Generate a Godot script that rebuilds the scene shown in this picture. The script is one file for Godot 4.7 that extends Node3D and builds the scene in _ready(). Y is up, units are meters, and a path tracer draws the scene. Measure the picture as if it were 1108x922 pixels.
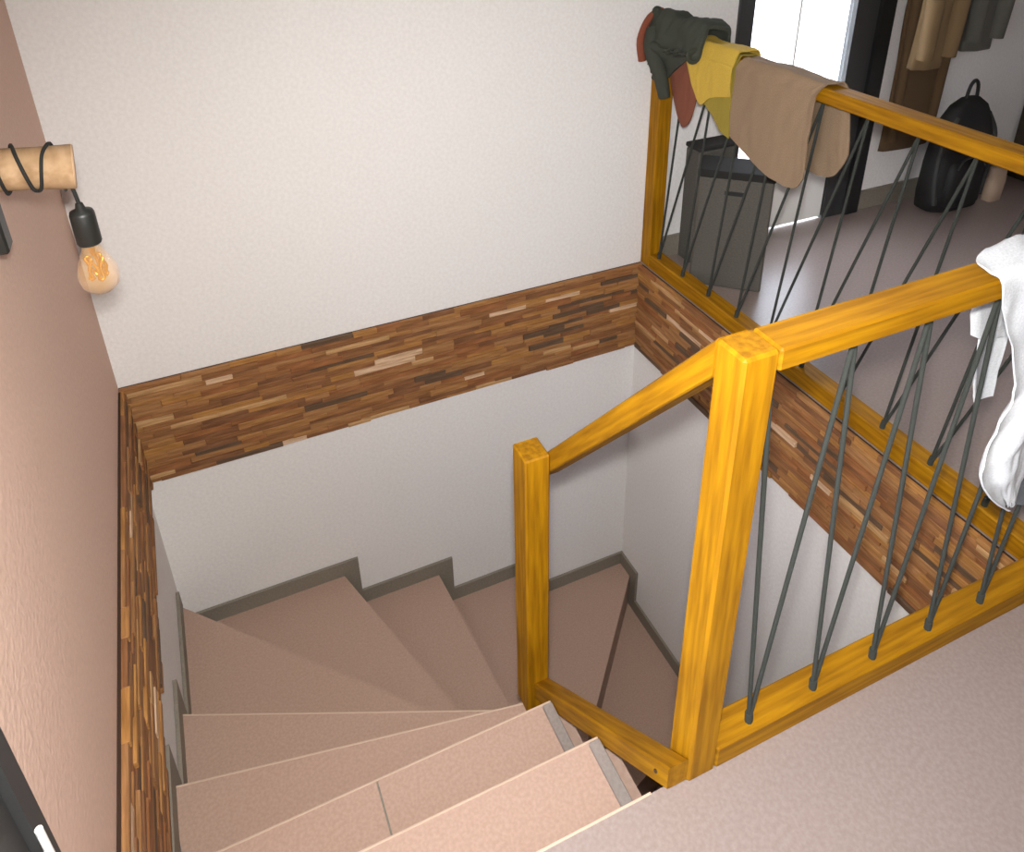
extends Node3D

# ---- measures of the place (metres, y up, upper floor at y = 0) ----
const WELL_X := 2.05        # right edge of the stairwell
const RAIL_Z := 1.829       # front face of the railing along the landing
const POST_X := 1.002       # left face of the corner post
const POST := 0.064         # side of a post
const RISE := 0.2
const BAND := 0.415         # height of the wood cladding
const CEIL := 2.6
const ROOM_X := 4.8
const ROOM_Z := 4.8

var rng := RandomNumberGenerator.new()
var M := {}
var mesh_cache := {}

# ------------------------------------------------------------------ helpers
func _ready():
	rng.seed = 77
	make_camera_and_light()
	make_materials()
	make_shell()
	make_doors()
	make_staircase()
	make_cladding()
	make_railings()
	make_laundry()
	make_log_lamp()
	make_hallway_things()

func make_camera_and_light():
	var cam := Camera3D.new()
	cam.name = "camera"
	add_child(cam)
	cam.position = Vector3(0.3575, 1.6234, 2.519)
	cam.basis = Basis(Vector3.UP, -0.41103) * Basis(Vector3.RIGHT, -0.45797) * Basis(Vector3.BACK, -0.019015)
	var f := 856.89
	cam.projection = Camera3D.PROJECTION_FRUSTUM   # the print is cropped, so the lens centre lies above the middle
	cam.near = 0.05
	cam.far = 100.0
	cam.size = 922.0 / f * cam.near
	cam.frustum_offset = Vector2(0.0, -(461.0 - 250.79) / f * cam.near)
	cam.current = true
	var we := WorldEnvironment.new()
	we.name = "environment"
	var env := Environment.new()
	env.tonemap_mode = Environment.TONE_MAPPER_LINEAR
	env.tonemap_exposure = 1.4
	var sky := Sky.new()
	var sm := ProceduralSkyMaterial.new()
	sm.sky_top_color = Color(0.86, 0.9, 0.96)
	sm.sky_horizon_color = Color(0.95, 0.96, 0.98)
	sm.ground_horizon_color = Color(0.6, 0.6, 0.6)
	sm.ground_bottom_color = Color(0.5, 0.5, 0.5)
	sm.sky_energy_multiplier = 1.0
	sm.ground_energy_multiplier = 1.0
	sky.sky_material = sm
	env.sky = sky
	env.background_energy_multiplier = 9.0
	env.background_mode = Environment.BG_SKY
	env.sdfgi_enabled = true
	env.ssao_enabled = true
	env.ssil_enabled = true
	we.environment = env
	add_child(we)
	# the camera's own flash, a hand above the lens, its beam spent on the middle of the view
	var flash := SpotLight3D.new()
	flash.name = "camera_flash"
	add_child(flash)
	flash.position = cam.position + cam.basis.y * 0.075
	flash.light_color = Color(1.0, 1.0, 0.985)
	flash.light_energy = 5.0
	flash.light_size = 0.03
	flash.spot_range = 30.0
	flash.spot_attenuation = 2.0
	flash.spot_angle = 58.0
	flash.spot_angle_attenuation = 1.0
	flash.basis = Basis.looking_at(cam.basis * Vector3(0.0, -(530.0 - 250.79) / f, -1.0))
	flash.shadow_enabled = true

func tag(o, label := "", category := "", group := "", kind := ""):
	if label != "": o.set_meta("label", label)
	if category != "": o.set_meta("category", category)
	if group != "": o.set_meta("group", group)
	if kind != "": o.set_meta("kind", kind)
	return o

func thing(called: String, label: String, category: String, at := Vector3.ZERO, group := "", kind := ""):
	var o := Node3D.new()
	o.name = called
	add_child(o, true)
	o.position = at
	tag(o, label, category, group, kind)
	return o

# a mesh whose points are given in world coordinates, hung under parent
func obj(called: String, mesh: Mesh, mat: Material, parent: Node = self, xf := Transform3D.IDENTITY):
	var o := MeshInstance3D.new()
	o.name = called
	o.mesh = mesh
	o.material_override = mat
	parent.add_child(o, true)
	o.global_transform = xf
	return o

func struct(called: String, mesh: Mesh, mat: Material, label := "", parent: Node = self):
	var o = obj(called, mesh, mat, parent)
	if parent == self: tag(o, label, "", "", "structure")
	return o

func begin() -> SurfaceTool:
	var st := SurfaceTool.new()
	st.begin(Mesh.PRIMITIVE_TRIANGLES)
	st.set_smooth_group(-1)
	return st

func done(st: SurfaceTool) -> ArrayMesh:
	st.generate_normals()
	return st.commit()

# a triangle facing away from the point "inside"
func tri(st: SurfaceTool, a: Vector3, b: Vector3, c: Vector3, inside: Vector3):
	var n := (c - a).cross(b - a)
	if n.dot((a + b + c) / 3.0 - inside) < 0.0:
		var t := b
		b = c
		c = t
	st.add_vertex(a); st.add_vertex(b); st.add_vertex(c)

func quad(st: SurfaceTool, a: Vector3, b: Vector3, c: Vector3, d: Vector3, inside: Vector3):
	tri(st, a, b, c, inside)
	tri(st, a, c, d, inside)

func add_box(st: SurfaceTool, lo: Vector3, hi: Vector3):
	add_cbox(st, Transform3D(Basis.IDENTITY, (lo + hi) / 2.0), hi - lo, 0.0)

# a box with chamfered edges
func add_cbox(st: SurfaceTool, xf: Transform3D, size: Vector3, bev: float):
	var h := size / 2.0
	var o := xf.origin
	if bev <= 0.0:
		for ax in 3:
			for s in [-1.0, 1.0]:
				var p := []
				for q in [[-1, -1], [1, -1], [1, 1], [-1, 1]]:
					var v := Vector3.ZERO
					v[ax] = s * h[ax]
					v[(ax + 1) % 3] = q[0] * h[(ax + 1) % 3]
					v[(ax + 2) % 3] = q[1] * h[(ax + 2) % 3]
					p.append(xf * v)
				quad(st, p[0], p[1], p[2], p[3], o)
		return
	var i := h - Vector3.ONE * bev
	for ax in 3:
		var u := (ax + 1) % 3
		var w := (ax + 2) % 3
		for s in [-1.0, 1.0]:
			var p := []
			for q in [[-1, -1], [1, -1], [1, 1], [-1, 1]]:
				var v := Vector3.ZERO
				v[ax] = s * h[ax]
				v[u] = q[0] * i[u]
				v[w] = q[1] * i[w]
				p.append(xf * v)
			quad(st, p[0], p[1], p[2], p[3], o)
			# edges between face ax (sign s) and face u (sign t)
			for t in [-1.0, 1.0]:
				var e := []
				for k in [[0, -1], [0, 1], [1, 1], [1, -1]]:
					var v2 := Vector3.ZERO
					v2[ax] = s * (h[ax] if k[0] == 0 else i[ax])
					v2[u] = t * (i[u] if k[0] == 0 else h[u])
					v2[w] = k[1] * i[w]
					e.append(xf * v2)
				quad(st, e[0], e[1], e[2], e[3], o)
	for sx in [-1, 1]:
		for sy in [-1, 1]:
			for sz in [-1, 1]:
				tri(st, xf * Vector3(sx * h.x, sy * i.y, sz * i.z), xf * Vector3(sx * i.x, sy * h.y, sz * i.z), xf * Vector3(sx * i.x, sy * i.y, sz * h.z), o)

func cbox_mesh(size: Vector3, bev := 0.003) -> ArrayMesh:
	var key := "%.4f %.4f %.4f %.4f" % [size.x, size.y, size.z, bev]
	if not mesh_cache.has(key):
		var st := begin()
		add_cbox(st, Transform3D.IDENTITY, size, bev)
		mesh_cache[key] = done(st)
	return mesh_cache[key]

# a bar of wood from a to b; local x runs along its length, so that the grain does
func bar(called: String, a: Vector3, b: Vector3, wide: float, high: float, mat: Material, parent: Node, side := Vector3.ZERO, bev := 0.004):
	var x := (b - a).normalized()
	var z := side if side != Vector3.ZERO else x.cross(Vector3.UP if absf(x.y) < 0.9 else Vector3.BACK).normalized()
	z = (z - x * z.dot(x)).normalized()
	var y := z.cross(x).normalized()
	return obj(called, cbox_mesh(Vector3((b - a).length(), high, wide), bev), mat, parent, Transform3D(Basis(x, y, z), (a + b) / 2.0))

# an upright prism over a polygon given as x, z
func add_prism(st: SurfaceTool, poly: PackedVector2Array, y0: float, y1: float):
	var idx := Geometry2D.triangulate_polygon(poly)
	var mid := (y0 + y1) / 2.0
	for k in range(0, idx.size(), 3):
		for y in [y0, y1]:
			var p := []
			for j in 3: p.append(Vector3(poly[idx[k + j]].x, y, poly[idx[k + j]].y))
			tri(st, p[0], p[1], p[2], (p[0] + p[1] + p[2]) / 3.0 + Vector3(0, mid - y, 0))
	var area := 0.0
	for k in poly.size():
		var a := poly[k]
		var b := poly[(k + 1) % poly.size()]
		area += a.x * b.y - b.x * a.y
	for k in poly.size():
		var a := poly[k]
		var b := poly[(k + 1) % poly.size()]
		var n := Vector2(b.y - a.y, a.x - b.x).normalized() * signf(area)
		var m := (a + b) / 2.0 - n * 0.01
		quad(st, Vector3(a.x, y0, a.y), Vector3(b.x, y0, b.y), Vector3(b.x, y1, b.y), Vector3(a.x, y1, a.y), Vector3(m.x, mid, m.y))

func prism_mesh(poly: PackedVector2Array, y0: float, y1: float) -> ArrayMesh:
	var st := begin()
	add_prism(st, poly, y0, y1)
	return done(st)

# a polygon (s, y) upright in a wall plane, pushed out along "out"
func wall_prism(poly: PackedVector2Array, along: Vector3, origin: Vector3, out: Vector3, depth: float) -> ArrayMesh:
	var st := begin()
	var idx := Geometry2D.triangulate_polygon(poly)
	var at := func(p: Vector2, d: float) -> Vector3: return origin + along * p.x + Vector3.UP * p.y + out * d
	for k in range(0, idx.size(), 3):
		for d in [0.0, depth]:
			var a: Vector3 = at.call(poly[idx[k]], d)
			var b: Vector3 = at.call(poly[idx[k + 1]], d)
			var c: Vector3 = at.call(poly[idx[k + 2]], d)
			tri(st, a, b, c, (a + b + c) / 3.0 + out * (depth / 2.0 - d))
	var area := 0.0
	for k in poly.size():
		area += poly[k].x * poly[(k + 1) % poly.size()].y - poly[(k + 1) % poly.size()].x * poly[k].y
	for k in poly.size():
		var a := poly[k]
		var b := poly[(k + 1) % poly.size()]
		var n := Vector2(b.y - a.y, a.x - b.x).normalized() * signf(area)
		var inside: Vector3 = at.call((a + b) / 2.0 - n * 0.003, depth / 2.0)
		quad(st, at.call(a, 0.0), at.call(b, 0.0), at.call(b, depth), at.call(a, depth), inside)
	return done(st)

func smooth_path(pts: Array, steps := 6) -> Array:
	var out := []
	for i in pts.size() - 1:
		var p0: Vector3 = pts[maxi(i - 1, 0)]
		var p1: Vector3 = pts[i]
		var p2: Vector3 = pts[i + 1]
		var p3: Vector3 = pts[mini(i + 2, pts.size() - 1)]
		for k in steps: out.append(p1.cubic_interpolate(p2, p0, p3, float(k) / steps))
	out.append(pts[pts.size() - 1])
	return out

func add_tube(st: SurfaceTool, pts: Array, r: float, sides := 8, r_end := -1.0):
	st.set_smooth_group(1)
	var rings := []
	var ref := Vector3.ZERO
	for i in pts.size():
		var d: Vector3 = (pts[mini(i + 1, pts.size() - 1)] - pts[maxi(i - 1, 0)]).normalized()
		if ref == Vector3.ZERO: ref = d.cross(Vector3.UP if absf(d.y) < 0.9 else Vector3.RIGHT).normalized()
		ref = (ref - d * ref.dot(d)).normalized()
		var bi := d.cross(ref)
		var rr := r if r_end < 0.0 else lerpf(r, r_end, float(i) / (pts.size() - 1))
		var ring := []
		for k in sides:
			var a := TAU * k / sides
			ring.append(pts[i] + (ref * cos(a) + bi * sin(a)) * rr)
		rings.append(ring)
	for i in pts.size() - 1:
		var c: Vector3 = (pts[i] + pts[i + 1]) / 2.0
		for k in sides:
			quad(st, rings[i][k], rings[i][(k + 1) % sides], rings[i + 1][(k + 1) % sides], rings[i + 1][k], c)
	for e in [0, pts.size() - 1]:
		st.set_smooth_group(-1)
		var inner: Vector3 = pts[1] if e == 0 else pts[pts.size() - 2]
		for k in sides: tri(st, pts[e], rings[e][k], rings[e][(k + 1) % sides], inner)

func tube_mesh(pts: Array, r: float, sides := 8, r_end := -1.0) -> ArrayMesh:
	var st := begin()
	add_tube(st, pts, r, sides, r_end)
	return done(st)

# turned shape: profile of (radius, height) about an axis from origin along "up"
func lathe_mesh(profile: Array, origin: Vector3, up := Vector3.UP, sides := 24) -> ArrayMesh:
	var st := begin()
	st.set_smooth_group(1)
	var u := up.normalized()
	var a1 := u.cross(Vector3.RIGHT if absf(u.x) < 0.9 else Vector3.BACK).normalized()
	var a2 := u.cross(a1)
	for i in profile.size() - 1:
		for k in sides:
			var p := []
			for q in [[i, k], [i, k + 1], [i + 1, k + 1], [i + 1, k]]:
				var t: float = TAU * q[1] / sides
				p.append(origin + u * profile[q[0]].y + (a1 * cos(t) + a2 * sin(t)) * profile[q[0]].x)
			var mid_h: float = (profile[i].y + profile[i + 1].y) / 2.0
			var inside := origin + u * mid_h
			if absf(profile[i].y - profile[i + 1].y) < 1e-5: inside += u * (0.01 if i < profile.size() / 2 else -0.01)
			if profile[i].x > 1e-6: tri(st, p[0], p[1], p[2] if profile[i + 1].x > 1e-6 else p[3], inside)
			if profile[i + 1].x > 1e-6: tri(st, p[0], p[2], p[3], inside)
	return done(st)

# cloth: a grid of control points (rows of Vector3), smoothed, folded and given thickness
func cloth_mesh(grid: Array, fold: float, waves: float, thick := 0.004, seed_ := 1, nu := 12, nv := 8) -> ArrayMesh:
	var noise := FastNoiseLite.new()
	noise.seed = seed_
	noise.frequency = 6.0
	var rows: Array = []
	for r in grid: rows.append(smooth_path(r, nu))
	var w: int = rows[0].size()
	var cols: Array = []
	for c in w:
		var line := []
		for r in rows: line.append(r[c])
		cols.append(smooth_path(line, nv))
	var n: int = cols[0].size()
	var base := func(c: int, k: int) -> Vector3: return cols[clampi(c, 0, w - 1)][clampi(k, 0, n - 1)]
	var P := []
	var N := []
	for c in w:
		var line := []
		var nl := []
		for k in n:
			var p: Vector3 = base.call(c, k)
			var d: Vector3 = (base.call(c + 1, k) - base.call(c - 1, k)).cross(base.call(c, k + 1) - base.call(c, k - 1))
			d = d.normalized() if d.length() > 1e-9 else Vector3.UP
			var u := float(c) / (w - 1)
			var lift := fold * (sin(u * waves * TAU + seed_ + 1.3 * noise.get_noise_2d(u, p.y * 2.0)) * 0.6 + 0.8 * noise.get_noise_3d(p.x * 1.5, p.y * 1.5, p.z * 1.5))
			line.append(p + d * lift)
			nl.append(d)
		P.append(line)
		N.append(nl)
	var st := begin()
	st.set_smooth_group(1)
	for c in w - 1:
		for k in n - 1:
			var a: Vector3 = P[c][k]; var b: Vector3 = P[c + 1][k]; var e: Vector3 = P[c + 1][k + 1]; var g: Vector3 = P[c][k + 1]
			quad(st, a, b, e, g, (a + e) / 2.0 - N[c][k])
			var t := thick
			quad(st, a - N[c][k] * t, b - N[c + 1][k] * t, e - N[c + 1][k + 1] * t, g - N[c][k + 1] * t, (a + e) / 2.0 + N[c][k])
	st.set_smooth_group(-1)
	var edge := func(c0: int, k0: int, c1: int, k1: int, ci: int, ki: int):
		var a: Vector3 = P[c0][k0]; var b: Vector3 = P[c1][k1]
		quad(st, a, b, b - N[c1][k1] * thick, a - N[c0][k0] * thick, P[ci][ki])
	for c in w - 1:
		edge.call(c, 0, c + 1, 0, c, 1)
		edge.call(c, n - 1, c + 1, n - 1, c, n - 2)
	for k in n - 1:
		edge.call(0, k, 0, k + 1, 1, k)
		edge.call(w - 1, k, w - 1, k + 1, w - 2, k)
	return done(st)

# a closed loft through elliptic rings: [centre, half width vector, half depth vector, folds]
func loft_mesh(rings: Array, sides := 28, power := 2.0) -> ArrayMesh:
	var st := begin()
	st.set_smooth_group(1)
	var pts := []
	for r in rings:
		var line := []
		for k in sides:
			var a := TAU * k / sides
			var ca := signf(cos(a)) * pow(absf(cos(a)), 2.0 / power)
			var sa := signf(sin(a)) * pow(absf(sin(a)), 2.0 / power)
			var f: float = 1.0 + (r[3] * sin(a * 7.0 + r[0].y * 9.0) if r.size() > 3 else 0.0)
			line.append(r[0] + (r[1] * ca + r[2] * sa) * f)
		pts.append(line)
	for i in rings.size() - 1:
		var c: Vector3 = (rings[i][0] + rings[i + 1][0]) / 2.0
		for k in sides: quad(st, pts[i][k], pts[i][(k + 1) % sides], pts[i + 1][(k + 1) % sides], pts[i + 1][k], c)
	for e in [0, rings.size() - 1]:
		var inner: Vector3 = rings[1][0] if e == 0 else rings[rings.size() - 2][0]
		for k in sides: tri(st, rings[e][0], pts[e][k], pts[e][(k + 1) % sides], inner)
	return done(st)

# ------------------------------------------------------------------ materials
func noise_tex(freq: float, lo: Color, hi: Color, seed_ := 1, octaves := 4, size := 512) -> NoiseTexture2D:
	var n := FastNoiseLite.new()
	n.seed = seed_
	n.frequency = freq
	n.fractal_octaves = octaves
	var t := NoiseTexture2D.new()
	t.width = size
	t.height = size
	t.seamless = true
	t.noise = n
	var g := Gradient.new()
	g.set_color(0, lo)
	g.set_color(1, hi)
	t.color_ramp = g
	return t

func bump_tex(freq: float, seed_ := 1, strength := 4.0, size := 512) -> NoiseTexture2D:
	var n := FastNoiseLite.new()
	n.seed = seed_
	n.frequency = freq
	var t := NoiseTexture2D.new()
	t.width = size
	t.height = size
	t.seamless = true
	t.as_normal_map = true
	t.bump_strength = strength
	t.noise = n
	return t

func mat(color: Color, rough := 0.8, tex: Texture2D = null, scale := Vector3.ONE, world := true, bump: Texture2D = null, bump_scale := 0.5) -> StandardMaterial3D:
	var m := StandardMaterial3D.new()
	m.albedo_color = color
	m.roughness = rough
	if tex:
		m.albedo_texture = tex
	if bump:
		m.normal_enabled = true
		m.normal_texture = bump
		m.normal_scale = bump_scale
	if tex or bump:
		m.uv1_triplanar = true
		m.uv1_world_triplanar = world
		m.uv1_scale = scale
	return m

func make_materials():
	var speck := noise_tex(0.06, Color(0.955, 0.95, 0.95), Color.WHITE, 3)
	var grain := noise_tex(0.012, Color(0.72, 0.68, 0.6), Color(1, 1, 1), 5, 5)
	var plaster := bump_tex(0.05, 9, 3.0)
	var mottle := noise_tex(0.05, Color(0.9, 0.88, 0.87), Color.WHITE, 21, 4)
	var weave := noise_tex(0.12, Color(0.8, 0.8, 0.8), Color.WHITE, 31, 2)
	M.wall_white = mat(Color(0.91, 0.893, 0.88), 0.9, speck, Vector3.ONE * 2.0, true, plaster, 0.35)
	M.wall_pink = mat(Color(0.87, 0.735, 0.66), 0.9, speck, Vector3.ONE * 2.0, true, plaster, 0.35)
	M.ceiling = mat(Color(0.92, 0.91, 0.9), 0.9)
	M.floor = mat(Color(0.58, 0.52, 0.495), 0.3, mottle, Vector3.ONE * 3.0, true)
	M.tread = mat(Color(0.7, 0.585, 0.52), 0.6, mottle, Vector3.ONE * 3.5, true)
	M.riser = mat(Color(0.68, 0.57, 0.51), 0.7, mottle, Vector3.ONE * 1.7, true)
	M.trim = mat(Color(0.74, 0.64, 0.56), 0.5)
	M.end_strip = mat(Color(0.55, 0.51, 0.485), 0.7, mottle, Vector3.ONE * 3.0, true)
	M.skirting = mat(Color(0.53, 0.5, 0.45), 0.6, mottle, Vector3.ONE * 3.0, true)
	M.pine = mat(Color(0.66, 0.46, 0.02), 0.62, grain, Vector3(0.6, 9.0, 9.0), false)
	M.pine.metallic_specular = 0.3
	M.rope = mat(Color(0.2, 0.21, 0.19), 0.95, weave, Vector3.ONE * 12.0, true)
	M.strip_back = mat(Color(0.2, 0.12, 0.07), 0.9)
	M.strips = []
	for c in [[0.65, 0.45, 0.27], [0.60, 0.41, 0.25], [0.71, 0.51, 0.30], [0.54, 0.36, 0.23], [0.63, 0.41, 0.24], [0.68, 0.49, 0.31], [0.80, 0.63, 0.44], [0.43, 0.33, 0.25], [0.73, 0.52, 0.28], [0.58, 0.39, 0.24], [0.89, 0.75, 0.63]]:
		var s := mat(Color(c[0], c[1], c[2]), 0.75, grain, Vector3(1.2, 14.0, 14.0), false)
		s.uv1_offset = Vector3(rng.randf(), rng.randf(), rng.randf()) * 3.0
		M.strips.append(s)
	M.dark_frame = mat(Color(0.22, 0.22, 0.22), 0.5, speck, Vector3.ONE * 5.0, true)
	M.black_frame = mat(Color(0.1, 0.1, 0.1), 0.5)
	M.white_paint = mat(Color(0.93, 0.92, 0.9), 0.4)
	M.steel = mat(Color(0.7, 0.7, 0.7), 0.3)
	M.steel.metallic = 1.0
	M.glass = mat(Color(0.92, 0.97, 1.0, 0.06), 0.02)
	M.glass.transparency = BaseMaterial3D.TRANSPARENCY_ALPHA
	M.concrete = mat(Color(0.88, 0.88, 0.87), 0.9, mottle, Vector3.ONE, true)
	M.pale_blue = mat(Color(0.72, 0.84, 0.97), 0.6)

# ------------------------------------------------------------------ shell
func make_shell():
	var floor_poly := PackedVector2Array([Vector2(0, 1.815), Vector2(1.003, 1.815), Vector2(1.003, 1.765), Vector2(WELL_X, 1.765), Vector2(WELL_X, 0), Vector2(ROOM_X, 0), Vector2(ROOM_X, ROOM_Z), Vector2(0, ROOM_Z)])
	struct("floor", prism_mesh(floor_poly, -BAND + 0.02, 0.0), M.floor, "pinkish grey smooth floor of the landing around the stairwell")
	var st := begin()
	add_box(st, Vector3(-0.2, -3.2, -0.2), Vector3(WELL_X + 0.2, -0.2, 0))
	struct("wall_stairwell_back", done(st), M.wall_white, "white stairwell wall below the long wood cladding")
	st = begin()
	var d0 := 2.434
	var d1 := 3.25
	add_box(st, Vector3(-0.2, -0.2, -0.2), Vector3(d0, CEIL, 0))
	add_box(st, Vector3(d0, -0.2, -0.2), Vector3(d1, -0.001, 0))
	add_box(st, Vector3(d0, 2.1, -0.2), Vector3(d1, CEIL, 0))
	struct("wall_back", done(st), M.wall_white, "white plastered wall behind the stairwell")
	st = begin()
	add_box(st, Vector3(d1, -0.2, -0.2), Vector3(ROOM_X + 0.2, CEIL, 0))
	struct("wall_hall", done(st), M.wall_white, "white hallway wall right of the glazed door")
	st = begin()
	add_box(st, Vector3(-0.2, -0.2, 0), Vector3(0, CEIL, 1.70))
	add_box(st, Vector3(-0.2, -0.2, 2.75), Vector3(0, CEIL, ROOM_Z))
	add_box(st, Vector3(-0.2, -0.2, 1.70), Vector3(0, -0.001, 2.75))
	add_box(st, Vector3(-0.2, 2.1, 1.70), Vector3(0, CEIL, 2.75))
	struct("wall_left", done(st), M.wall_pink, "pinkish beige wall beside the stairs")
	st = begin()
	add_box(st, Vector3(-0.2, -3.2, 0), Vector3(0, -0.2, ROOM_Z))
	struct("wall_stairwell_left", done(st), M.wall_white, "white stairwell wall below the left wood cladding")
	st = begin()
	add_box(st, Vector3(WELL_X, -3.2, 0), Vector3(WELL_X + 0.2, -BAND + 0.02, ROOM_Z))
	struct("wall_stairwell_right", done(st), M.wall_white, "pale stairwell wall below the right wood cladding")
	st = begin()
	add_box(st, Vector3(-0.2, -3.2, ROOM_Z - 0.2), Vector3(WELL_X + 0.2, -BAND + 0.02, ROOM_Z))
	struct("wall_stairwell_front", done(st), M.wall_white)
	st = begin()
	add_box(st, Vector3(-0.2, -3.2, -0.2), Vector3(WELL_X + 0.2, -2.8, ROOM_Z))
	struct("floor_lower", done(st), M.tread)
	st = begin()
	add_box(st, Vector3(ROOM_X, -0.4, -0.2), Vector3(ROOM_X + 0.2, CEIL, ROOM_Z + 0.2))
	struct("wall_right", done(st), M.wall_white)
	st = begin()
	add_box(st, Vector3(-0.2, -0.4, ROOM_Z), Vector3(ROOM_X + 0.2, CEIL, ROOM_Z + 0.2))
	struct("wall_front", done(st), M.wall_white)
	st = begin()
	add_box(st, Vector3(-0.2, CEIL, -0.2), Vector3(ROOM_X + 0.2, CEIL + 0.2, ROOM_Z + 0.2))
	struct("ceiling", done(st), M.ceiling)
	# dark skirting along the hallway wall
	st = begin()
	add_box(st, Vector3(WELL_X + POST + 0.002, 0.0, 0.0), Vector3(d0 - 0.001, 0.095, 0.014))
	add_box(st, Vector3(d1 + 0.001, 0.0, 0.0), Vector3(ROOM_X, 0.095, 0.014))
	struct("baseboard_back", done(st), M.skirting, "grey skirting along the foot of the hallway wall")
	# pale paving outside both glazed doors
	st = begin()
	add_box(st, Vector3(-2.0, -0.3, -9.0), Vector3(9.0, -0.12, -0.2))
	struct("balcony_floor_back", done(st), M.concrete)
	st = begin()
	add_box(st, Vector3(-8.0, -0.3, -0.2), Vector3(-0.2, -0.12, 6.0))
	struct("balcony_floor_left", done(st), M.concrete)

func make_doors():
	# glazed door in the back wall
	var d = thing("door_1", "dark framed glazed door with white glare in the back wall", "", Vector3(2.84, 0, 0), "", "structure")
	var st := begin()
	add_box(st, Vector3(2.434, 0, -0.03), Vector3(2.506, 2.1, 0.012))
	add_box(st, Vector3(2.506, 2.03, -0.03), Vector3(3.05, 2.1, 0.012))
	obj("door_frame", done(st), M.dark_frame, d)
	st = begin()
	add_box(st, Vector3(3.045, 0, -0.03), Vector3(3.17, 2.1, 0.012))
	obj("door_frame", done(st), M.dark_frame, d)
	st = begin()
	add_box(st, Vector3(3.17, 0, -0.03), Vector3(3.25, 2.1, 0.03))
	obj("door_casing", done(st), M.black_frame, d)
	st = begin()
	add_cbox(st, Transform3D(Basis.IDENTITY, Vector3(2.775, 0.145, -0.012)), Vector3(0.536, 0.27, 0.03), 0.004)
	obj("lower_panel", done(st), M.white_paint, d)
	st = begin()
	add_box(st, Vector3(2.507, 0.28, -0.015), Vector3(3.044, 2.03, -0.009))
	obj("pane", done(st), M.glass, d)
	st = begin()
	add_box(st, Vector3(2.752, 0.28, -0.018), Vector3(2.762, 2.03, -0.006))
	obj("glazing_bar", done(st), M.white_paint, d)
	# dark door in the left wall, of which only the frame edge and the end of the pull bar show
	d = thing("door_2", "dark grey door with added unseen glass and a pale pull bar in the pinkish left wall", "", Vector3(0, 0, 2.22), "", "structure")
	st = begin()
	add_box(st, Vector3(-0.17, 0, 1.70), Vector3(0.012, 2.1, 1.74))
	add_box(st, Vector3(-0.17, 0, 2.71), Vector3(0.012, 2.1, 2.75))
	add_box(st, Vector3(-0.17, 2.06, 1.74), Vector3(0.012, 2.1, 2.71))
	obj("door_frame", done(st), M.dark_frame, d)
	st = begin()
	for q in [[0.004, 0.14, 1.742, 2.708], [2.0, 2.058, 1.742, 2.708], [0.14, 2.0, 1.742, 1.81], [0.14, 2.0, 2.64, 2.708]]:
		add_box(st, Vector3(-0.045, q[0], q[2]), Vector3(0.0, q[1], q[3]))
	obj("door_leaf", done(st), M.dark_frame, d)
	st = begin()
	add_box(st, Vector3(-0.026, 0.14, 1.81), Vector3(-0.02, 2.0, 2.64))
	obj("pane", done(st), M.glass, d)  # unseen glass, put in and sized to let daylight in from the left
	obj("pull_bar", tube_mesh([Vector3(0.025, 0.52, 1.757), Vector3(0.025, 0.3, 1.757), Vector3(0.025, 0.1, 1.757)], 0.005, 10), M.white_paint, d)
	for y in [0.46, 0.14]:
		obj("bar_mount", tube_mesh([Vector3(-0.001, y, 1.757), Vector3(0.024, y, 1.757)], 0.004, 8), M.white_paint, d)

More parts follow.
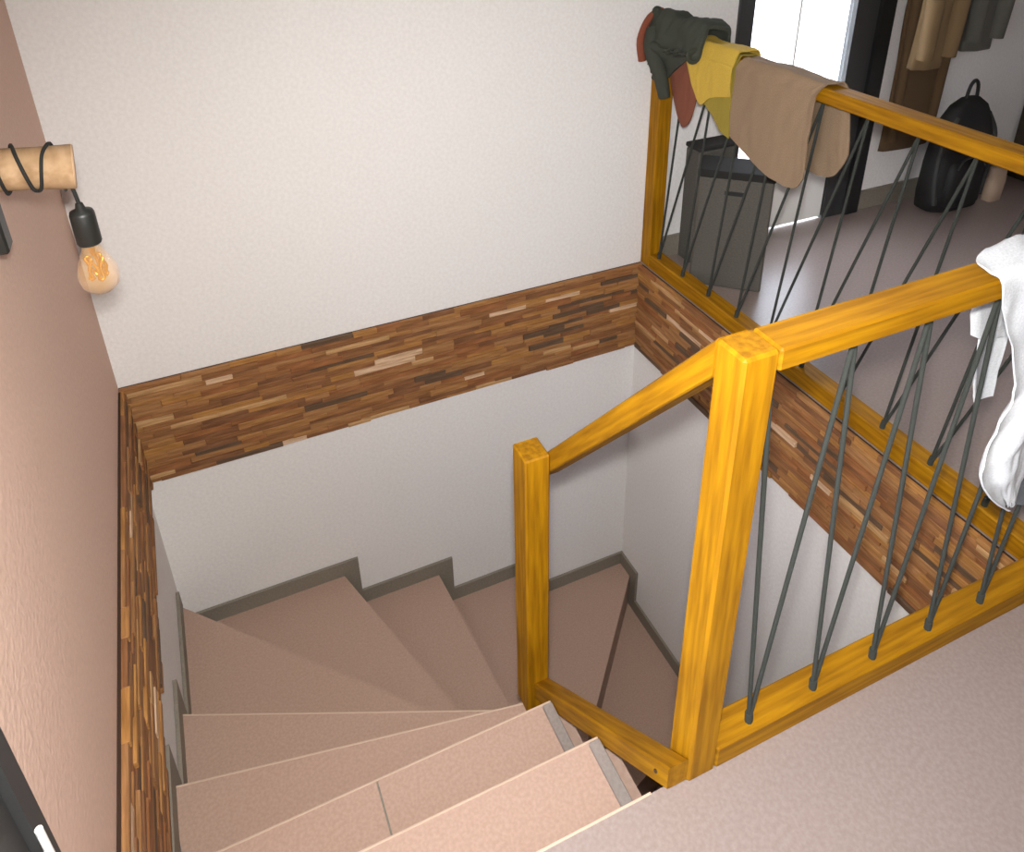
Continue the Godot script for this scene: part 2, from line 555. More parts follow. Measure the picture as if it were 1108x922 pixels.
# ------------------------------------------------------------------ staircase
func make_staircase():
	var s = thing("staircase", "pinkish brown tiled winder stairs turning down inside the stairwell", "stairs", Vector3(0.5, -2.8, 1.0))
	# nosing lines, outer end then inner end (x, z); tread k lies at -k * RISE between line k-1 and line k
	var N := [
		[Vector2(0, 1.815), Vector2(0.955, 1.815)], [Vector2(0, 1.579), Vector2(0.955, 1.579)], [Vector2(0, 1.343), Vector2(0.955, 1.343)],
		[Vector2(0, 1.02), Vector2(0.955, 1.203)], [Vector2(0, 0.667), Vector2(0.955, 1.088)], [Vector2(0, 0.06), Vector2(0.955, 1.07)],
		[Vector2(0.63, 0), Vector2(0.965, 1.06)], [Vector2(1.05, 0), Vector2(1.12, 1.05)], [Vector2(1.45, 0), Vector2(1.2, 1.0)],
		[Vector2(WELL_X, 0.09), Vector2(1.2, 1.0)], [Vector2(WELL_X, 0.75), Vector2(1.2, 1.03)], [Vector2(WELL_X, 1.1), Vector2(1.2, 1.1)],
		[Vector2(WELL_X, 1.34), Vector2(1.2, 1.34)], [Vector2(WELL_X, 1.58), Vector2(1.2, 1.58)]]
	# the steps stop a hair short of the walls, and the upper two short of the cladding
	for line in N:
		line[0] = Vector2(clampf(line[0].x, 0.001, WELL_X - 0.001), maxf(line[0].y, 0.001))
	for k in 3: N[k][0].x = 0.03
	for k in range(1, 14):
		var a: Array = N[k - 1]
		var b: Array = N[k]
		var poly := PackedVector2Array()
		poly.append(a[0])
		if k == 6: poly.append(Vector2(0.001, 0.001))
		if k == 9: poly.append(Vector2(WELL_X - 0.001, 0.001))
		poly.append(b[0])
		poly.append(b[1])
		if a[1].distance_to(b[1]) > 0.001: poly.append(a[1])
		var y := -k * RISE
		obj("step_body", prism_mesh(poly, maxf(y - 0.34, -2.8), y - 0.03), M.riser, s)
		if k == 2:
			# this tread is laid in two tiles with an open joint
			var jx := 0.487
			for side in [[0.03, jx - 0.0025], [jx + 0.0025, 0.955]]:
				obj("tile", prism_mesh(PackedVector2Array([Vector2(side[0], a[0].y), Vector2(side[0], b[0].y), Vector2(side[1], b[0].y), Vector2(side[1], a[0].y)]), y - 0.03, y), M.tread, s)
			obj("joint_filler", prism_mesh(PackedVector2Array([Vector2(jx - 0.0025, a[0].y), Vector2(jx - 0.0025, b[0].y + 0.004), Vector2(jx + 0.0025, b[0].y + 0.004), Vector2(jx + 0.0025, a[0].y)]), y - 0.03, y - 0.003), M.skirting, s)
		else:
			obj("tile", prism_mesh(poly, y - 0.03, y), M.tread, s)
		# thin pale edging on the nosing
		var p0 := Vector3(b[0].x, y, b[0].y)
		var p1 := Vector3(b[1].x, y, b[1].y)
		p0 = p0.lerp(p1, 0.004)
		if k <= 4: bar("edging", p0 + Vector3(0, -0.001, 0), p1 + Vector3(0, -0.001, 0), 0.005, 0.006, M.trim, s, Vector3.ZERO, 0.001)
	bar("edging", Vector3(0.001, -0.001, 1.815), Vector3(0.93, -0.001, 1.815), 0.005, 0.006, M.trim, s, Vector3.ZERO, 0.001)
	# stepped skirting: along each tread and down beside its riser
	var sk := 0.075
	var leg := 0.07
	var strip := func(along: Vector3, origin: Vector3, out: Vector3, from: float, to: float, y: float, step_down: bool):
		var poly := PackedVector2Array([Vector2(from, y), Vector2(from, y + sk), Vector2(to + leg, y + sk), Vector2(to + leg, y - RISE), Vector2(to, y - RISE), Vector2(to, y)])
		if not step_down: poly = PackedVector2Array([Vector2(from, y), Vector2(from, y + sk), Vector2(to, y + sk), Vector2(to, y)])
		obj("skirting_board", wall_prism(poly, along, origin + out * 0.001, out, 0.012), M.skirting, s)
	# left wall (s runs away from the landing, along -z)
	var zl := [1.815, 1.579, 1.343, 1.02, 0.667, 0.06]
	var short := PackedVector2Array([Vector2(-1.343, -0.598), Vector2(-1.343, -0.42), Vector2(-1.273, -0.42), Vector2(-1.273, -0.598)])
	obj("skirting_board", wall_prism(short, Vector3.FORWARD, Vector3(0.001, 0, 0), Vector3.RIGHT, 0.012), M.skirting, s)
	for k in range(3, 6):
		strip.call(Vector3.FORWARD, Vector3.ZERO, Vector3.RIGHT, -zl[k - 1] + (leg if k > 1 else 0.0), -zl[k] if k < 5 else -0.06, -k * RISE, k < 5)
	# back wall
	var xb := [0.012, 0.63, 1.05, 1.45, WELL_X]
	for k in range(6, 10):
		strip.call(Vector3.RIGHT, Vector3.ZERO, Vector3.BACK, xb[k - 6] + (leg if k > 6 else 0.0), xb[k - 5], -k * RISE, k < 9)
	# right wall
	strip.call(Vector3.BACK, Vector3(WELL_X, 0, 0), Vector3.LEFT, 0.012, 0.09, -9 * RISE, true)
	strip.call(Vector3.BACK, Vector3(WELL_X, 0, 0), Vector3.LEFT, 0.16, 0.75, -10 * RISE, true)
	strip.call(Vector3.BACK, Vector3(WELL_X, 0, 0), Vector3.LEFT, 0.82, 1.1, -11 * RISE, true)
	# grey boards closing the inner ends of the upper treads
	for k in range(1, 4):
		var z1: float = [1.815, 1.579, 1.343][k - 1]
		var z0: float = [1.579, 1.343, 1.25][k - 1]
		var st := begin()
		add_cbox(st, Transform3D(Basis.IDENTITY, Vector3(0.941, -k * RISE + 0.005, (z0 + z1) / 2.0)), Vector3(0.027, 0.012, z1 - z0 - 0.014), 0.002)
		obj("end_strip", done(st), M.end_strip, s)
	# core that carries the inner ends
	var core := begin()
	add_prism(core, PackedVector2Array([Vector2(0.956, 1.08), Vector2(1.0, 1.08), Vector2(1.0, 1.815), Vector2(0.956, 1.815)]), -2.8, -0.79)
	for k in range(0, 4):
		var z1: float = [1.815, 1.815, 1.579, 1.343][k]
		var z0: float = [1.77, 1.579, 1.343, 1.21][k]
		if k > 0: add_box(core, Vector3(0.956, -0.8, z0), Vector3(1.0, -k * RISE - 0.06, z1))
	obj("stringer_wall", done(core), M.riser, s)

# ------------------------------------------------------------------ wood cladding
func clad(called: String, label: String, origin: Vector3, along: Vector3, out: Vector3, length: float, top: float):
	var c = thing(called, label, "wall cladding", origin + along * length / 2.0 + Vector3(0, top - BAND, 0))
	var mid := origin + along * length / 2.0 + Vector3.UP * (top - BAND / 2.0) + out * 0.004
	var b := Basis(along, Vector3.UP, along.cross(Vector3.UP))
	obj("backing_board", cbox_mesh(Vector3(length, BAND - 0.004, 0.008), 0.001), M.strip_back, c, Transform3D(b, mid))
	var rows := 20
	var hs := []
	var total := 0.0
	for r in rows:
		var h: float = [0.017, 0.02, 0.024][rng.randi() % 3]
		hs.append(h)
		total += h
	var y := top
	for r in rows:
		var h: float = hs[r] * BAND / total
		var s := -rng.randf() * 0.12
		while s < length - 0.004:
			var l: float = [0.09, 0.13, 0.16, 0.19, 0.24][rng.randi() % 5]
			var a := maxf(s, 0.0)
			var e := minf(s + l, length)
			if length - e < 0.03: e = length
			var t: float = [0.010, 0.014, 0.018][rng.randi() % 3]
			var hq: float = snappedf(h, 0.001)
			var lq: float = e - a - 0.0008
			var pick := rng.randi() % 24
			var m: Material = M.strips[[0, 1, 2, 3, 4, 5, 8, 9, 0, 1, 4, 5, 2, 9, 3, 0, 4, 8, 2, 5, 6, 7, 7, 10][pick]]
			if e - a > 0.01:
				obj("wood_strip", cbox_mesh(Vector3(snappedf(lq, 0.002), hq, t), 0.0015), m, c, Transform3D(b, origin + along * ((a + e) / 2.0) + Vector3.UP * (y - h / 2.0) + out * (0.008 + t / 2.0)))
			s = e if e > s + l else s + l
		y -= h

func make_cladding():
	clad("wood_cladding", "brown split wood strip band on the long white back wall", Vector3(0.001, 0, 0), Vector3.RIGHT, Vector3.BACK, WELL_X - 0.002, 0.0)
	clad("wood_cladding", "brown wood strip band below the base rail of the hallway railing", Vector3(WELL_X, 0, 0.028), Vector3.BACK, Vector3.LEFT, 1.735, 0.0)
	clad("wood_cladding", "brown wood strip band running along the pinkish left wall", Vector3(0, 0, 0.028), Vector3.BACK, Vector3.RIGHT, 1.67, 0.0)

# ------------------------------------------------------------------ railings
func ropes(parent: Node, bottoms: Array, tops: Array):
	# one cord laced up and down: top, bottom, top, bottom ...
	for i in bottoms.size():
		for t in [tops[i], tops[i + 1] if i + 1 < tops.size() else null]:
			if t == null: continue
			var a: Vector3 = bottoms[i]
			var b: Vector3 = t
			var d := (b - a) * 0.004
			obj("rope", tube_mesh([a - Vector3(0, 0.02, 0), a + d, (a + b) / 2.0, b - d, b + Vector3(0, 0.015, 0)], 0.0045, 7), M.rope, parent)
		obj("rope_loop", tube_mesh(smooth_path([bottoms[i] + Vector3(0, -0.02, 0), bottoms[i] + Vector3(0, 0.004, 0), bottoms[i] + (tops[i] - bottoms[i]) * 0.03], 3), 0.008, 8), M.rope, parent)

func make_railings():
	var H := 0.98
	var base_h := 0.062
	# railing along the landing
	var f = thing("rope_railing", "yellow varnished railing with the thick corner post at the stair head, laced with dark cord", "railing", Vector3(POST_X + POST / 2.0, 0, RAIL_Z - POST / 2.0))
	var zc := RAIL_Z - POST / 2.0
	var px := POST_X + POST / 2.0
	bar("post", Vector3(px, 0, zc), Vector3(px, H, zc), POST, POST, M.pine, f, Vector3.BACK, 0.005)
	bar("post", Vector3(WELL_X + POST / 2.0, 0, zc), Vector3(WELL_X + POST / 2.0, H, zc), POST, POST, M.pine, f, Vector3.BACK, 0.005)
	bar("top_rail", Vector3(POST_X + POST + 0.0005, H - 0.02, zc), Vector3(WELL_X - 0.0005, H - 0.02, zc), POST, 0.04, M.pine, f, Vector3.BACK, 0.004)
	bar("base_rail", Vector3(POST_X + POST + 0.0005, base_h / 2.0, zc), Vector3(WELL_X - 0.0005, base_h / 2.0, zc), POST, base_h, M.pine, f, Vector3.BACK, 0.004)
	var bt := []
	var tp := []
	for i in 6:
		bt.append(Vector3(1.155 + 0.162 * i, base_h, zc + 0.012))
		tp.append(Vector3(1.083 + 0.162 * i, H - 0.04, zc))
	ropes(f, bt, tp)
	# railing along the hallway
	var g = thing("rope_railing", "yellow brown railing along the hallway, end post against the white wall", "railing", Vector3(WELL_X + POST / 2.0, 0, 0.9))
	var xc := WELL_X + POST / 2.0
	bar("post", Vector3(xc, 0, POST / 2.0 + 0.001), Vector3(xc, H, POST / 2.0 + 0.001), POST, POST, M.pine, g, Vector3.BACK, 0.005)
	bar("top_rail", Vector3(xc, H - 0.022, POST + 0.002), Vector3(xc, H - 0.022, RAIL_Z - POST - 0.001), POST, 0.044, M.pine, g, Vector3.RIGHT, 0.004)
	bar("base_rail", Vector3(xc, base_h / 2.0, POST + 0.002), Vector3(xc, base_h / 2.0, RAIL_Z - POST - 0.001), POST, base_h, M.pine, g, Vector3.RIGHT, 0.004)
	bt = []
	tp = []
	for i in 10:
		bt.append(Vector3(xc - 0.012, base_h, 0.11 + 0.167 * i))
		tp.append(Vector3(xc, H - 0.044, 0.18 + 0.167 * i))
	ropes(g, bt, tp)
	# short sloping handrail down the first steps
	var s = thing("stair_handrail", "yellow brown sloping handrail with a newel post on the winder steps", "handrail", Vector3(0.97, -0.6, 1.2))
	bar("newel_post", Vector3(0.9695, -0.597, 1.203), Vector3(0.9695, 0.335, 1.203), 0.074, 0.065, M.pine, s, Vector3.BACK, 0.004)
	# handrail and base rail are cut with plumb ends
	skew_bar("handrail", s, 1.003, 1.062, RAIL_Z - POST - 0.0005, 0.978, 1.17, 0.268, 0.068)
	skew_bar("base_rail", s, 0.957, 1.0015, RAIL_Z - 0.004, 0.073, 1.2405, -0.467, 0.066)
	obj("screw", lathe_mesh([Vector2(0, 0), Vector2(0.004, 0), Vector2(0.004, 0.003), Vector2(0, 0.003)], Vector3(0.9565, 0.012, 1.79), Vector3.LEFT, 10), M.strip_back, s)

# a bar between two heights with upright ends: top edge runs from (z1, y1) to (z0, y0); local x runs along it
func skew_bar(called: String, parent: Node, x0: float, x1: float, z1: float, y1: float, z0: float, y0: float, h: float):
	var b := 0.004
	var c := Vector3((x0 + x1) / 2.0, (y0 + y1 - h) / 2.0, (z0 + z1) / 2.0)
	var along := Vector3(0, y0 - y1, z0 - z1).normalized()
	var xf := Transform3D(Basis(along, Vector3.RIGHT.cross(along) * -1.0, Vector3.RIGHT).orthonormalized(), c)
	if xf.basis.determinant() < 0.0: xf.basis.y = -xf.basis.y
	var inv := xf.affine_inverse()
	var ring := func(z: float, y: float) -> Array:
		var out := []
		for p in [Vector3(x0 + b, y, z), Vector3(x1 - b, y, z), Vector3(x1, y - b, z), Vector3(x1, y - h + b, z), Vector3(x1 - b, y - h, z), Vector3(x0 + b, y - h, z), Vector3(x0, y - h + b, z), Vector3(x0, y - b, z)]: out.append(inv * p)
		return out
	var st := begin()
	var r0: Array = ring.call(z0, y0)
	var r1: Array = ring.call(z1, y1)
	var o := Vector3.ZERO
	for k in 8: quad(st, r0[k], r0[(k + 1) % 8], r1[(k + 1) % 8], r1[k], o)
	for k in range(1, 7):
		tri(st, r0[0], r0[k], r0[k + 1], o)
		tri(st, r1[0], r1[k], r1[k + 1], o)
	return obj(called, done(st), M.pine, parent, xf)

# ------------------------------------------------------------------ things drying on the rails
func fabric(c: Color, seed_: int) -> StandardMaterial3D:
	return mat(c, 0.95, noise_tex(0.12, Color(0.86, 0.86, 0.86), Color.WHITE, seed_, 3, 256), Vector3.ONE * 6.0, true)

# rows across the hallway rail: left hem up, over the rail, down the hallway side
func over_rail(z: Array, hem: Array, hem_back: Array, puff: float, shift := 0.0, off := 0.0) -> Array:
	var x0 := WELL_X - 0.008 - off
	var x1 := WELL_X + POST + 0.008 + off
	var top := 0.986 + off
	var g := []
	var prof := [[x0 - 0.006, 1.0], [x0 - 0.012, 0.55], [x0 - 0.01 - puff * 0.6, 0.12], [x0 - 0.004 - puff * 0.3, 0.0]]
	for p in prof:
		var row := []
		for i in z.size():
			var y: float = lerpf(0.965, hem[i], p[1])
			row.append(Vector3(p[0], y, z[i]))
		g.append(row)
	for q in [[0.012, 0.006 + puff], [0.04 + off, 0.004 + puff], [0.07 + off * 2.0, 0.002 + puff * 0.6]]:
		var row := []
		for i in z.size(): row.append(Vector3(x0 + q[0], top + q[1], z[i] + shift * 0.3))
		g.append(row)
	for p in [[x1 + 0.004, 0.0], [x1 + 0.01, 0.5], [x1 + 0.012, 1.0]]:
		var row := []
		for i in z.size(): row.append(Vector3(p[0], lerpf(0.96, hem_back[i], p[1]), z[i] + shift * (0.5 + 0.5 * p[1])))
		g.append(row)
	return g

func make_laundry():
	var t = thing("towel", "beige brown towel folded over the hallway rail", "towel", Vector3(WELL_X, 0.95, 0.7))
	obj("cloth", cloth_mesh(over_rail([0.505, 0.60, 0.72, 0.82, 0.862], [0.725, 0.69, 0.655, 0.655, 0.70], [0.70, 0.69, 0.68, 0.70, 0.78], 0.0, 0.06, 0.002), 0.005, 1.5, 0.005, 4), fabric(Color(0.57, 0.47, 0.37), 41), t)
	t = thing("yellow_cloth", "yellow cloth with a mustard lower layer hanging beside the beige towel", "cloth", Vector3(WELL_X, 0.95, 0.4))
	obj("upper_layer", cloth_mesh(over_rail([0.255, 0.29, 0.34, 0.40, 0.50], [0.93, 0.85, 0.79, 0.83, 0.86], [0.9, 0.85, 0.8, 0.8, 0.82], 0.004, 0.0, 0.010), 0.005, 1.2, 0.005, 7), fabric(Color(0.8, 0.66, 0.25), 43), t)
	obj("lower_layer", cloth_mesh(over_rail([0.35, 0.40, 0.45, 0.503], [0.80, 0.77, 0.73, 0.715], [0.8, 0.78, 0.76, 0.76], 0.0), 0.003, 1.0, 0.004, 8), fabric(Color(0.6, 0.52, 0.18), 44), t)
	t = thing("brown_cloth", "reddish brown cloth hanging in a point below the dark green garment", "cloth", Vector3(WELL_X, 0.95, 0.2))
	obj("cloth", cloth_mesh(over_rail([0.14, 0.18, 0.24, 0.285, 0.32], [0.86, 0.77, 0.68, 0.72, 0.84], [0.9, 0.85, 0.82, 0.85, 0.9], 0.004, 0.0, 0.002), 0.005, 1.0, 0.005, 12), fabric(Color(0.48, 0.27, 0.19), 45), t)
	t = thing("dark_garment", "bunched dark green garment draped over the end post by the wall", "clothing", Vector3(WELL_X, 1.0, 0.15))
	var fm := fabric(Color(0.23, 0.24, 0.2), 46)
	obj("body", cloth_mesh(over_rail([0.022, 0.06, 0.12, 0.2, 0.30, 0.335], [0.86, 0.83, 0.82, 0.88, 0.95, 0.97], [0.85, 0.8, 0.78, 0.8, 0.85, 0.9], 0.045, 0.0, 0.024), 0.016, 2.2, 0.012, 16), fm, t)
	obj("sleeve", tube_mesh(smooth_path([Vector3(WELL_X - 0.03, 0.99, 0.05), Vector3(WELL_X - 0.06, 0.93, 0.09), Vector3(WELL_X - 0.055, 0.85, 0.14), Vector3(WELL_X - 0.04, 0.77, 0.155)], 5), 0.035, 10, 0.022), fm, t)
	obj("lining", tube_mesh(smooth_path([Vector3(WELL_X - 0.062, 0.88, 0.028), Vector3(WELL_X - 0.072, 0.96, 0.024), Vector3(WELL_X - 0.036, 1.035, 0.022), Vector3(WELL_X + 0.02, 1.055, 0.022)], 5), 0.016, 10, 0.012), fabric(Color(0.52, 0.27, 0.18), 47), t)
	# white shirt on the landing rail
	t = thing("white_shirt", "white shirt hanging over the landing rail", "clothing", Vector3(1.65, 0.98, RAIL_Z))
	var wm := fabric(Color(0.84, 0.84, 0.85), 48)
	var zf := RAIL_Z + 0.012
	var zb := RAIL_Z - POST - 0.012
	# left and right edge of the front at falling heights: y, left x, right x, distance in front of the rail
	var edge_rows := [[0.455, 1.668, 1.682, 0.026], [0.515, 1.601, 1.692, 0.029], [0.574, 1.556, 1.696, 0.029], [0.62, 1.549, 1.70, 0.027], [0.70, 1.562, 1.77, 0.024], [0.75, 1.592, 1.80, 0.02], [0.825, 1.572, 1.81, 0.014], [0.93, 1.518, 1.82, 0.006]]
	var rows := []
	for r in edge_rows:
		var line := []
		for c in 6:
			var q := c / 5.0
			line.append(Vector3(lerpf(r[1], r[2], q), r[0] + 0.01 * sin(q * PI), zf + r[3] + 0.007 * sin(q * 9.0 + r[0] * 5.0)))
		rows.append(line)
	for r in [[0.99, 1.497, 1.82, zf - 0.001], [1.004, 1.486, 1.82, zf - 0.022], [1.006, 1.50, 1.82, RAIL_Z - 0.045], [1.003, 1.55, 1.82, zb + 0.01], [0.975, 1.575, 1.82, zb - 0.006], [0.90, 1.582, 1.81, zb - 0.008], [0.80, 1.605, 1.80, zb - 0.008]]:
		var line := []
		for c in 6:
			var q := c / 5.0
			line.append(Vector3(lerpf(r[1], r[2], q), r[0] + (0.006 * sin(q * 11.0) if r[0] > 0.98 else -0.03 * sin(q * PI) if r[0] < 0.85 else 0.0), r[3]))
		rows.append(line)
	obj("body", cloth_mesh(rows, 0.008, 2.0, 0.004, 22, 6, 4), wm, t)
	obj("sleeve", cloth_mesh([
		[Vector3(1.692, 0.612, zb - 0.014), Vector3(1.71, 0.605, zb - 0.022), Vector3(1.74, 0.612, zb - 0.014)],
		[Vector3(1.66, 0.69, zb - 0.012), Vector3(1.69, 0.69, zb - 0.022), Vector3(1.73, 0.69, zb - 0.012)],
		[Vector3(1.64, 0.82, zb - 0.012), Vector3(1.68, 0.82, zb - 0.018), Vector3(1.72, 0.83, zb - 0.012)]], 0.003, 1.0, 0.004, 25), wm, t)
	t = thing("grey_garment", "grey garment hanging below the white shirt on the landing rail", "clothing", Vector3(1.9, 0.6, RAIL_Z))
	var gz := zf + 0.0
	obj("cloth", cloth_mesh([
		[Vector3(1.645, 0.485, gz), Vector3(1.70, 0.44, gz + 0.006), Vector3(1.80, 0.39, gz), Vector3(1.92, 0.37, gz + 0.006), Vector3(2.02, 0.38, gz)],
		[Vector3(1.68, 0.56, gz), Vector3(1.74, 0.54, gz + 0.006), Vector3(1.82, 0.52, gz), Vector3(1.92, 0.52, gz + 0.006), Vector3(2.01, 0.52, gz)],
		[Vector3(1.78, 0.68, gz), Vector3(1.82, 0.68, gz + 0.004), Vector3(1.87, 0.68, gz), Vector3(1.94, 0.68, gz + 0.004), Vector3(2.0, 0.68, gz)],
		[Vector3(1.86, 0.95, gz - 0.002), Vector3(1.89, 0.95, gz), Vector3(1.92, 0.95, gz - 0.002), Vector3(1.96, 0.95, gz), Vector3(2.0, 0.95, gz - 0.002)],
		[Vector3(1.86, 0.995, RAIL_Z - 0.01), Vector3(1.89, 0.996, RAIL_Z - 0.01), Vector3(1.92, 0.995, RAIL_Z - 0.01), Vector3(1.96, 0.996, RAIL_Z - 0.01), Vector3(2.0, 0.995, RAIL_Z - 0.01)],
		[Vector3(1.86, 0.995, RAIL_Z - 0.055), Vector3(1.89, 0.996, RAIL_Z - 0.055), Vector3(1.92, 0.995, RAIL_Z - 0.055), Vector3(1.96, 0.996, RAIL_Z - 0.055), Vector3(2.0, 0.995, RAIL_Z - 0.055)],
		[Vector3(1.86, 0.85, zb), Vector3(1.89, 0.85, zb), Vector3(1.92, 0.85, zb), Vector3(1.96, 0.85, zb), Vector3(2.0, 0.85, zb)]], 0.003, 2.0, 0.004, 27), fabric(Color(0.45, 0.46, 0.48), 49), t)

# ------------------------------------------------------------------ wooden wall lamp
func make_log_lamp():
	var tip := Vector3(0.178, 1.132, 1.039)
	var dir := Vector3(0.985, -0.13, -0.05).normalized()
	var root := tip - dir * 0.178
	var l = thing("log_lamp", "wooden log wall lamp with black cord wound round it and a hanging amber bulb", "lamp", root)
	var wood := mat(Color(0.7, 0.58, 0.45), 0.85, noise_tex(0.012, Color(0.75, 0.7, 0.62), Color.WHITE, 61, 5, 256), Vector3(9, 9, 2), true)
	var r := 0.037
	obj("log", lathe_mesh([Vector2(0, 0.004), Vector2(r * 0.94, 0.004), Vector2(r * 0.97, 0.06), Vector2(r * 0.98, 0.12), Vector2(r * 1.05, 0.177)], root, dir, 28), wood, l)
	obj("cut_end", lathe_mesh([Vector2(r * 1.05, 0.177), Vector2(r * 1.02, 0.1795), Vector2(0, 0.18)], root, dir, 28), mat(Color(0.7, 0.57, 0.45), 0.85), l)
	var cordm := mat(Color(0.1, 0.1, 0.09), 0.8)
	var u := dir.cross(Vector3.UP).normalized()
	var v := u.cross(dir)
	# the cord goes round once, dips in a loose loop across the front and goes over the top again
	var way := [[0.055, 250.0], [0.06, 180.0], [0.066, 130.0], [0.072, 90.0], [0.080, 40.0], [0.088, -10.0], [0.094, -70.0], [0.098, -130.0], [0.10, -180.0], [0.103, -230.0], [0.107, -268.0], [0.113, -310.0], [0.122, -350.0], [0.131, -395.0], [0.138, -412.0], [0.144, -395.0], [0.147, -350.0], [0.15, -310.0], [0.157, -275.0], [0.163, -240.0], [0.168, -180.0], [0.173, -120.0], [0.178, -80.0]]
	var ctrl := []
	for w in way:
		var a := deg_to_rad(w[1])
		ctrl.append(root + dir * (float(w[0]) - 0.016) + (u * cos(a) + v * sin(a)) * (r + 0.0035))
	var pts := smooth_path(ctrl, 4)
	obj("cord", tube_mesh(pts, 0.0032, 6), cordm, l)
	var sock := tip + dir * -0.008 + Vector3(0, -0.072, 0)
	obj("drop_cord", tube_mesh(smooth_path([tip - dir * 0.012 + Vector3(0, -r + 0.004, 0), tip - dir * 0.010 + Vector3(0, -r - 0.012, 0), sock], 4), 0.0035, 8), cordm, l)
	var black := mat(Color(0.13, 0.13, 0.12), 0.45)
	obj("socket", lathe_mesh([Vector2(0, 0.004), Vector2(0.006, 0.003), Vector2(0.009, -0.008), Vector2(0.019, -0.012), Vector2(0.021, -0.018), Vector2(0.021, -0.072), Vector2(0.019, -0.076), Vector2(0, -0.076)], sock, Vector3.UP, 24), black, l)
	var glass := mat(Color(1.0, 0.8, 0.55, 0.16), 0.05)
	glass.transparency = BaseMaterial3D.TRANSPARENCY_ALPHA
	var bulb = obj("bulb", lathe_mesh([Vector2(0.013, -0.074), Vector2(0.016, -0.086), Vector2(0.026, -0.107), Vector2(0.034, -0.127), Vector2(0.0355, -0.142), Vector2(0.032, -0.159), Vector2(0.02, -0.172), Vector2(0, -0.177)], sock, Vector3.UP, 28), glass, l)
	var fil := mat(Color(0.8, 0.55, 0.18), 0.3)
	fil.metallic = 0.6
	var fp := []
	for i in 49:
		var a := TAU * i / 12.0
		fp.append(sock + Vector3(cos(a * 0.25) * 0.013 + 0.003 * cos(a * 3.0), -0.125 + 0.022 * sin(a), sin(a * 0.25) * 0.013))
	obj("filament", tube_mesh(fp, 0.003, 6), fil, bulb)
	obj("stem", lathe_mesh([Vector2(0, -0.07), Vector2(0.008, -0.07), Vector2(0.004, -0.1), Vector2(0, -0.102)], sock, Vector3.UP, 12), fil, bulb)
	# black fixing block between the log and the wall
	var at := root + dir * 0.085 + Vector3(0, -r - 0.054, 0)
	obj("bracket", cbox_mesh(Vector3(0.05, 0.10, 0.05), 0.004), black, l, Transform3D(Basis.IDENTITY, Vector3(0.0265, at.y, at.z)))

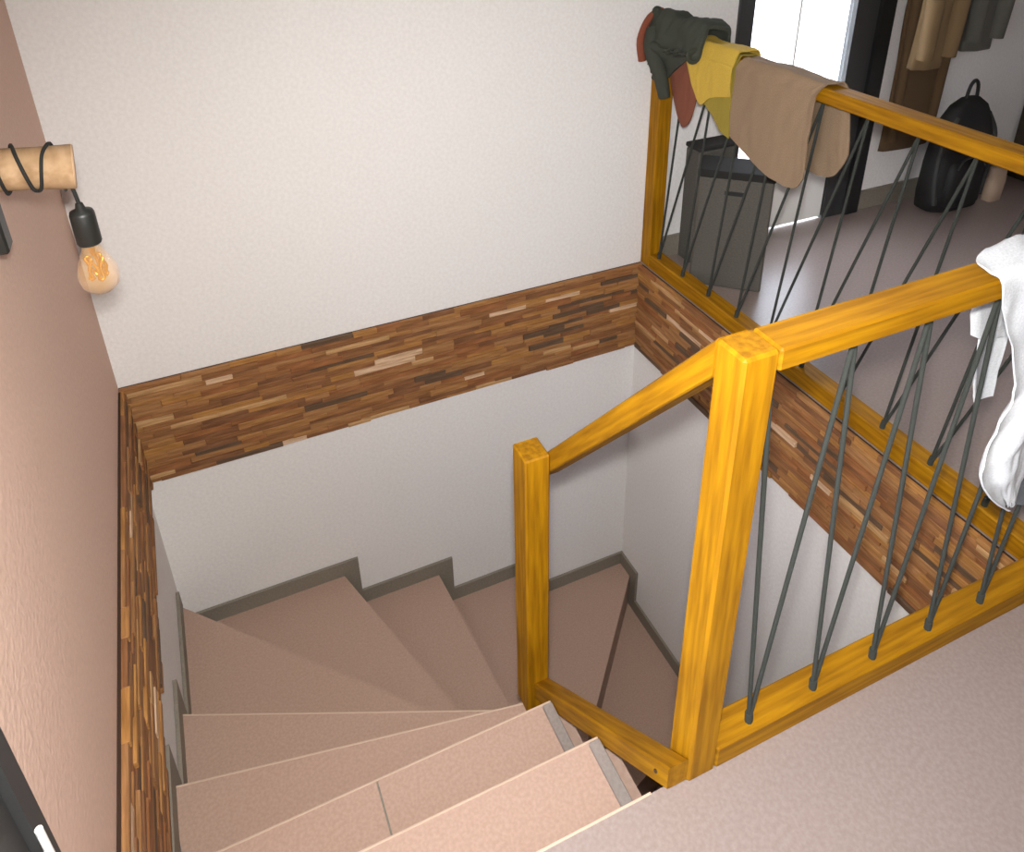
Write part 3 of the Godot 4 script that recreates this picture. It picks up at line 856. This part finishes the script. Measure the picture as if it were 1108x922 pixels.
# ------------------------------------------------------------------ hallway
func make_hallway_things():
	# two dark boxes beside the glazed door
	var b = thing("storage_box", "dark grey storage box with a hand slot beside the glazed door", "box", Vector3(2.3, 0, 0.28))
	var e := Vector3(0.735, 0, 0.678)
	var back := Vector3(0.678, 0, -0.735)
	var c := Vector3(2.2305, 0, 0.3385)
	var grey := mat(Color(0.36, 0.34, 0.31), 0.85, noise_tex(0.1, Color(0.8, 0.8, 0.8), Color.WHITE, 71, 2, 256), Vector3.ONE * 5.0, true)
	var hb := 0.47
	obj("body", cbox_mesh(Vector3(0.279, hb, 0.16), 0.006), grey, b, Transform3D(Basis(e, Vector3.UP, e.cross(Vector3.UP)), c + back * 0.08 + Vector3(0, hb / 2.0, 0)))
	obj("lid", cbox_mesh(Vector3(0.287, 0.03, 0.166), 0.005), mat(Color(0.13, 0.12, 0.11), 0.95), b, Transform3D(Basis(e, Vector3.UP, e.cross(Vector3.UP)), c + back * 0.08 + Vector3(0, hb + 0.012, 0)))
	obj("hand_slot", cbox_mesh(Vector3(0.075, 0.018, 0.006), 0.002), M.black_frame, b, Transform3D(Basis(e, Vector3.UP, e.cross(Vector3.UP)), c + Vector3(0, hb - 0.06, 0)))
	b = thing("storage_box", "taller plain grey box standing between the slotted box and the wall", "box", Vector3(2.3, 0, 0.1))
	obj("body", cbox_mesh(Vector3(0.18, 0.50, 0.09), 0.006), grey, b, Transform3D(Basis.IDENTITY, Vector3(2.315, 0.25, 0.067)))
	obj("lid", cbox_mesh(Vector3(0.186, 0.02, 0.096), 0.005), mat(Color(0.15, 0.14, 0.13), 0.95), b, Transform3D(Basis.IDENTITY, Vector3(2.315, 0.511, 0.067)))
	# backpack leaning on the wall
	var p = thing("backpack", "black backpack standing on the floor against the hallway wall", "backpack", Vector3(3.7, 0, 0.15))
	var black := mat(Color(0.1, 0.1, 0.1), 0.7, noise_tex(0.08, Color(0.75, 0.75, 0.75), Color.WHITE, 73, 3, 256), Vector3.ONE * 4.0, true)
	var dark := mat(Color(0.22, 0.22, 0.22), 0.6)
	var rings := []
	for q in [[0.0, 0.6, 0.6], [0.02, 0.95, 0.95], [0.1, 1.0, 1.0], [0.25, 1.0, 0.95], [0.36, 0.95, 0.85], [0.45, 0.82, 0.7], [0.51, 0.6, 0.5], [0.545, 0.3, 0.25], [0.55, 0.05, 0.05]]:
		rings.append([Vector3(3.67, q[0], 0.165), Vector3(0.17 * q[1], 0, 0), Vector3(0, 0, 0.088 * q[2]), 0.015])
	obj("body", loft_mesh(rings, 28, 2.8), black, p)
	rings = []
	for q in [[0.04, 0.7, 0.6], [0.06, 1.0, 0.95], [0.16, 1.0, 1.0], [0.25, 0.95, 0.9], [0.29, 0.6, 0.5], [0.30, 0.1, 0.1]]:
		rings.append([Vector3(3.66, q[0], 0.228 - 0.02 * q[0]), Vector3(0.12 * q[1], 0, 0), Vector3(0, 0, 0.05 * q[2]), 0.01])
	obj("front_pocket", loft_mesh(rings, 24, 2.8), black, p)
	obj("zip", tube_mesh(smooth_path([Vector3(3.570, 0.24, 0.262), Vector3(3.610, 0.275, 0.252), Vector3(3.660, 0.285, 0.251), Vector3(3.710, 0.275, 0.252), Vector3(3.750, 0.24, 0.262)], 5), 0.006, 6), dark, p)
	obj("top_handle", tube_mesh(smooth_path([Vector3(3.635, 0.535, 0.17), Vector3(3.645, 0.60, 0.17), Vector3(3.670, 0.625, 0.17), Vector3(3.695, 0.60, 0.17), Vector3(3.705, 0.535, 0.17)], 5), 0.008, 8), black, p)
	for sx in [-1.0, 1.0]:
		obj("side_strap", tube_mesh(smooth_path([Vector3(3.670 + sx * 0.10, 0.47, 0.2), Vector3(3.670 + sx * 0.165, 0.36, 0.21), Vector3(3.670 + sx * 0.172, 0.2, 0.21), Vector3(3.670 + sx * 0.15, 0.06, 0.22)], 5), 0.012, 8), dark, p)
	var bag = thing("pale_patch_bag", "small beige bag shape added for a pale patch beside the black backpack", "bag", Vector3(3.93, 0, 0.2))  # bag shape added to stand for a pale patch beside the backpack
	obj("body", loft_mesh([[Vector3(3.945, 0.0, 0.2), Vector3(0.045, 0, 0), Vector3(0, 0, 0.03)], [Vector3(3.945, 0.1, 0.2), Vector3(0.048, 0, 0), Vector3(0, 0, 0.032), 0.02], [Vector3(3.945, 0.17, 0.2), Vector3(0.05, 0, 0), Vector3(0, 0, 0.022), 0.03]], 20, 4.0), mat(Color(0.75, 0.65, 0.56), 0.8), bag)
	# coats on a rack
	var rack = thing("coat_rack", "wooden coat rack board on the hallway wall above the coats", "coat rack", Vector3(3.6, 1.62, 0))
	obj("board", cbox_mesh(Vector3(0.72, 0.09, 0.022), 0.004), M.strips[3], rack, Transform3D(Basis.IDENTITY, Vector3(3.58, 1.65, 0.0112)))
	for x in [3.36, 3.52, 3.68]:
		obj("hook", tube_mesh(smooth_path([Vector3(x, 1.66, 0.02), Vector3(x, 1.64, 0.06), Vector3(x, 1.66, 0.085)], 5), 0.006, 8), M.black_frame, rack)
	coat("tan jacket hanging in front of the brown coat", "jacket", 3.345, 0.155, 0.09, 0.72, Color(0.52, 0.42, 0.29), 81, 0.06)
	coat("long brown coat hanging lowest in the hallway", "coat", 3.46, 0.034, 0.155, 0.30, Color(0.38, 0.29, 0.19), 82, 0.03, 0.026)
	coat("dark grey coat hanging beside the tan jacket", "coat", 3.615, 0.155, 0.095, 0.77, Color(0.38, 0.37, 0.34), 83, 0.05)
	# dark cabinet at the far side
	var k = thing("cabinet", "dark brown cabinet against the hallway wall past the backpack", "cabinet", Vector3(4.5, 0, 0.25))
	var cm := mat(Color(0.22, 0.17, 0.12), 0.6, noise_tex(0.012, Color(0.75, 0.7, 0.62), Color.WHITE, 91, 5, 256), Vector3(2, 9, 9), true)
	obj("body", cbox_mesh(Vector3(0.48, 1.0, 0.4), 0.005), cm, k, Transform3D(Basis.IDENTITY, Vector3(4.53, 0.5, 0.216)))
	for x in [4.415, 4.645]:
		var dr = obj("door", cbox_mesh(Vector3(0.225, 0.94, 0.018), 0.004), cm, k, Transform3D(Basis.IDENTITY, Vector3(x, 0.5, 0.426)))
		obj("knob", lathe_mesh([Vector2(0, 0), Vector2(0.008, 0), Vector2(0.013, 0.012), Vector2(0.009, 0.022), Vector2(0, 0.024)], Vector3(x + (0.08 if x < 4.5 else -0.08), 0.55, 0.435), Vector3.BACK, 16), M.steel, dr)

func coat(label: String, category: String, x: float, z: float, w: float, hem: float, color: Color, seed_: int, folds: float, deep := 0.042):
	var o = thing("hanging_" + category, label, category, Vector3(x, hem, z), "coats on the hallway rack")
	var m := fabric(color, seed_)
	var rings := []
	var top := 1.6
	var n := 12
	for i in n + 1:
		var f := float(i) / n
		var y := lerpf(hem, top, f)
		var wide := w * (1.0 - 0.12 * f if f < 0.8 else lerpf(0.9, 0.18, (f - 0.8) / 0.2))
		rings.append([Vector3(x + 0.008 * sin(f * 9.0 + seed_), y, z), Vector3(wide, 0, 0), Vector3(0, 0, deep if f < 0.85 else minf(deep, 0.03)), folds])
	obj("body", loft_mesh(rings, 40), m, o)
	for sx in [-1.0, 1.0]:
		obj("sleeve", tube_mesh(smooth_path([Vector3(x + sx * w * 0.7, 1.5, z + 0.2 * deep), Vector3(x + sx * w * 0.95, 1.3, z + 0.6 * deep), Vector3(x + sx * w * 0.85, 1.05, z + deep), Vector3(x + sx * w * 0.75, hem + 0.05, z + deep)], 5), deep * 1.1, 12, deep * 0.8), m, o)
	obj("collar", tube_mesh(smooth_path([Vector3(x - 0.05, 1.6, z + 0.02), Vector3(x, 1.56, z + 0.045), Vector3(x + 0.05, 1.6, z + 0.02)], 4), 0.016, 8), m, o)
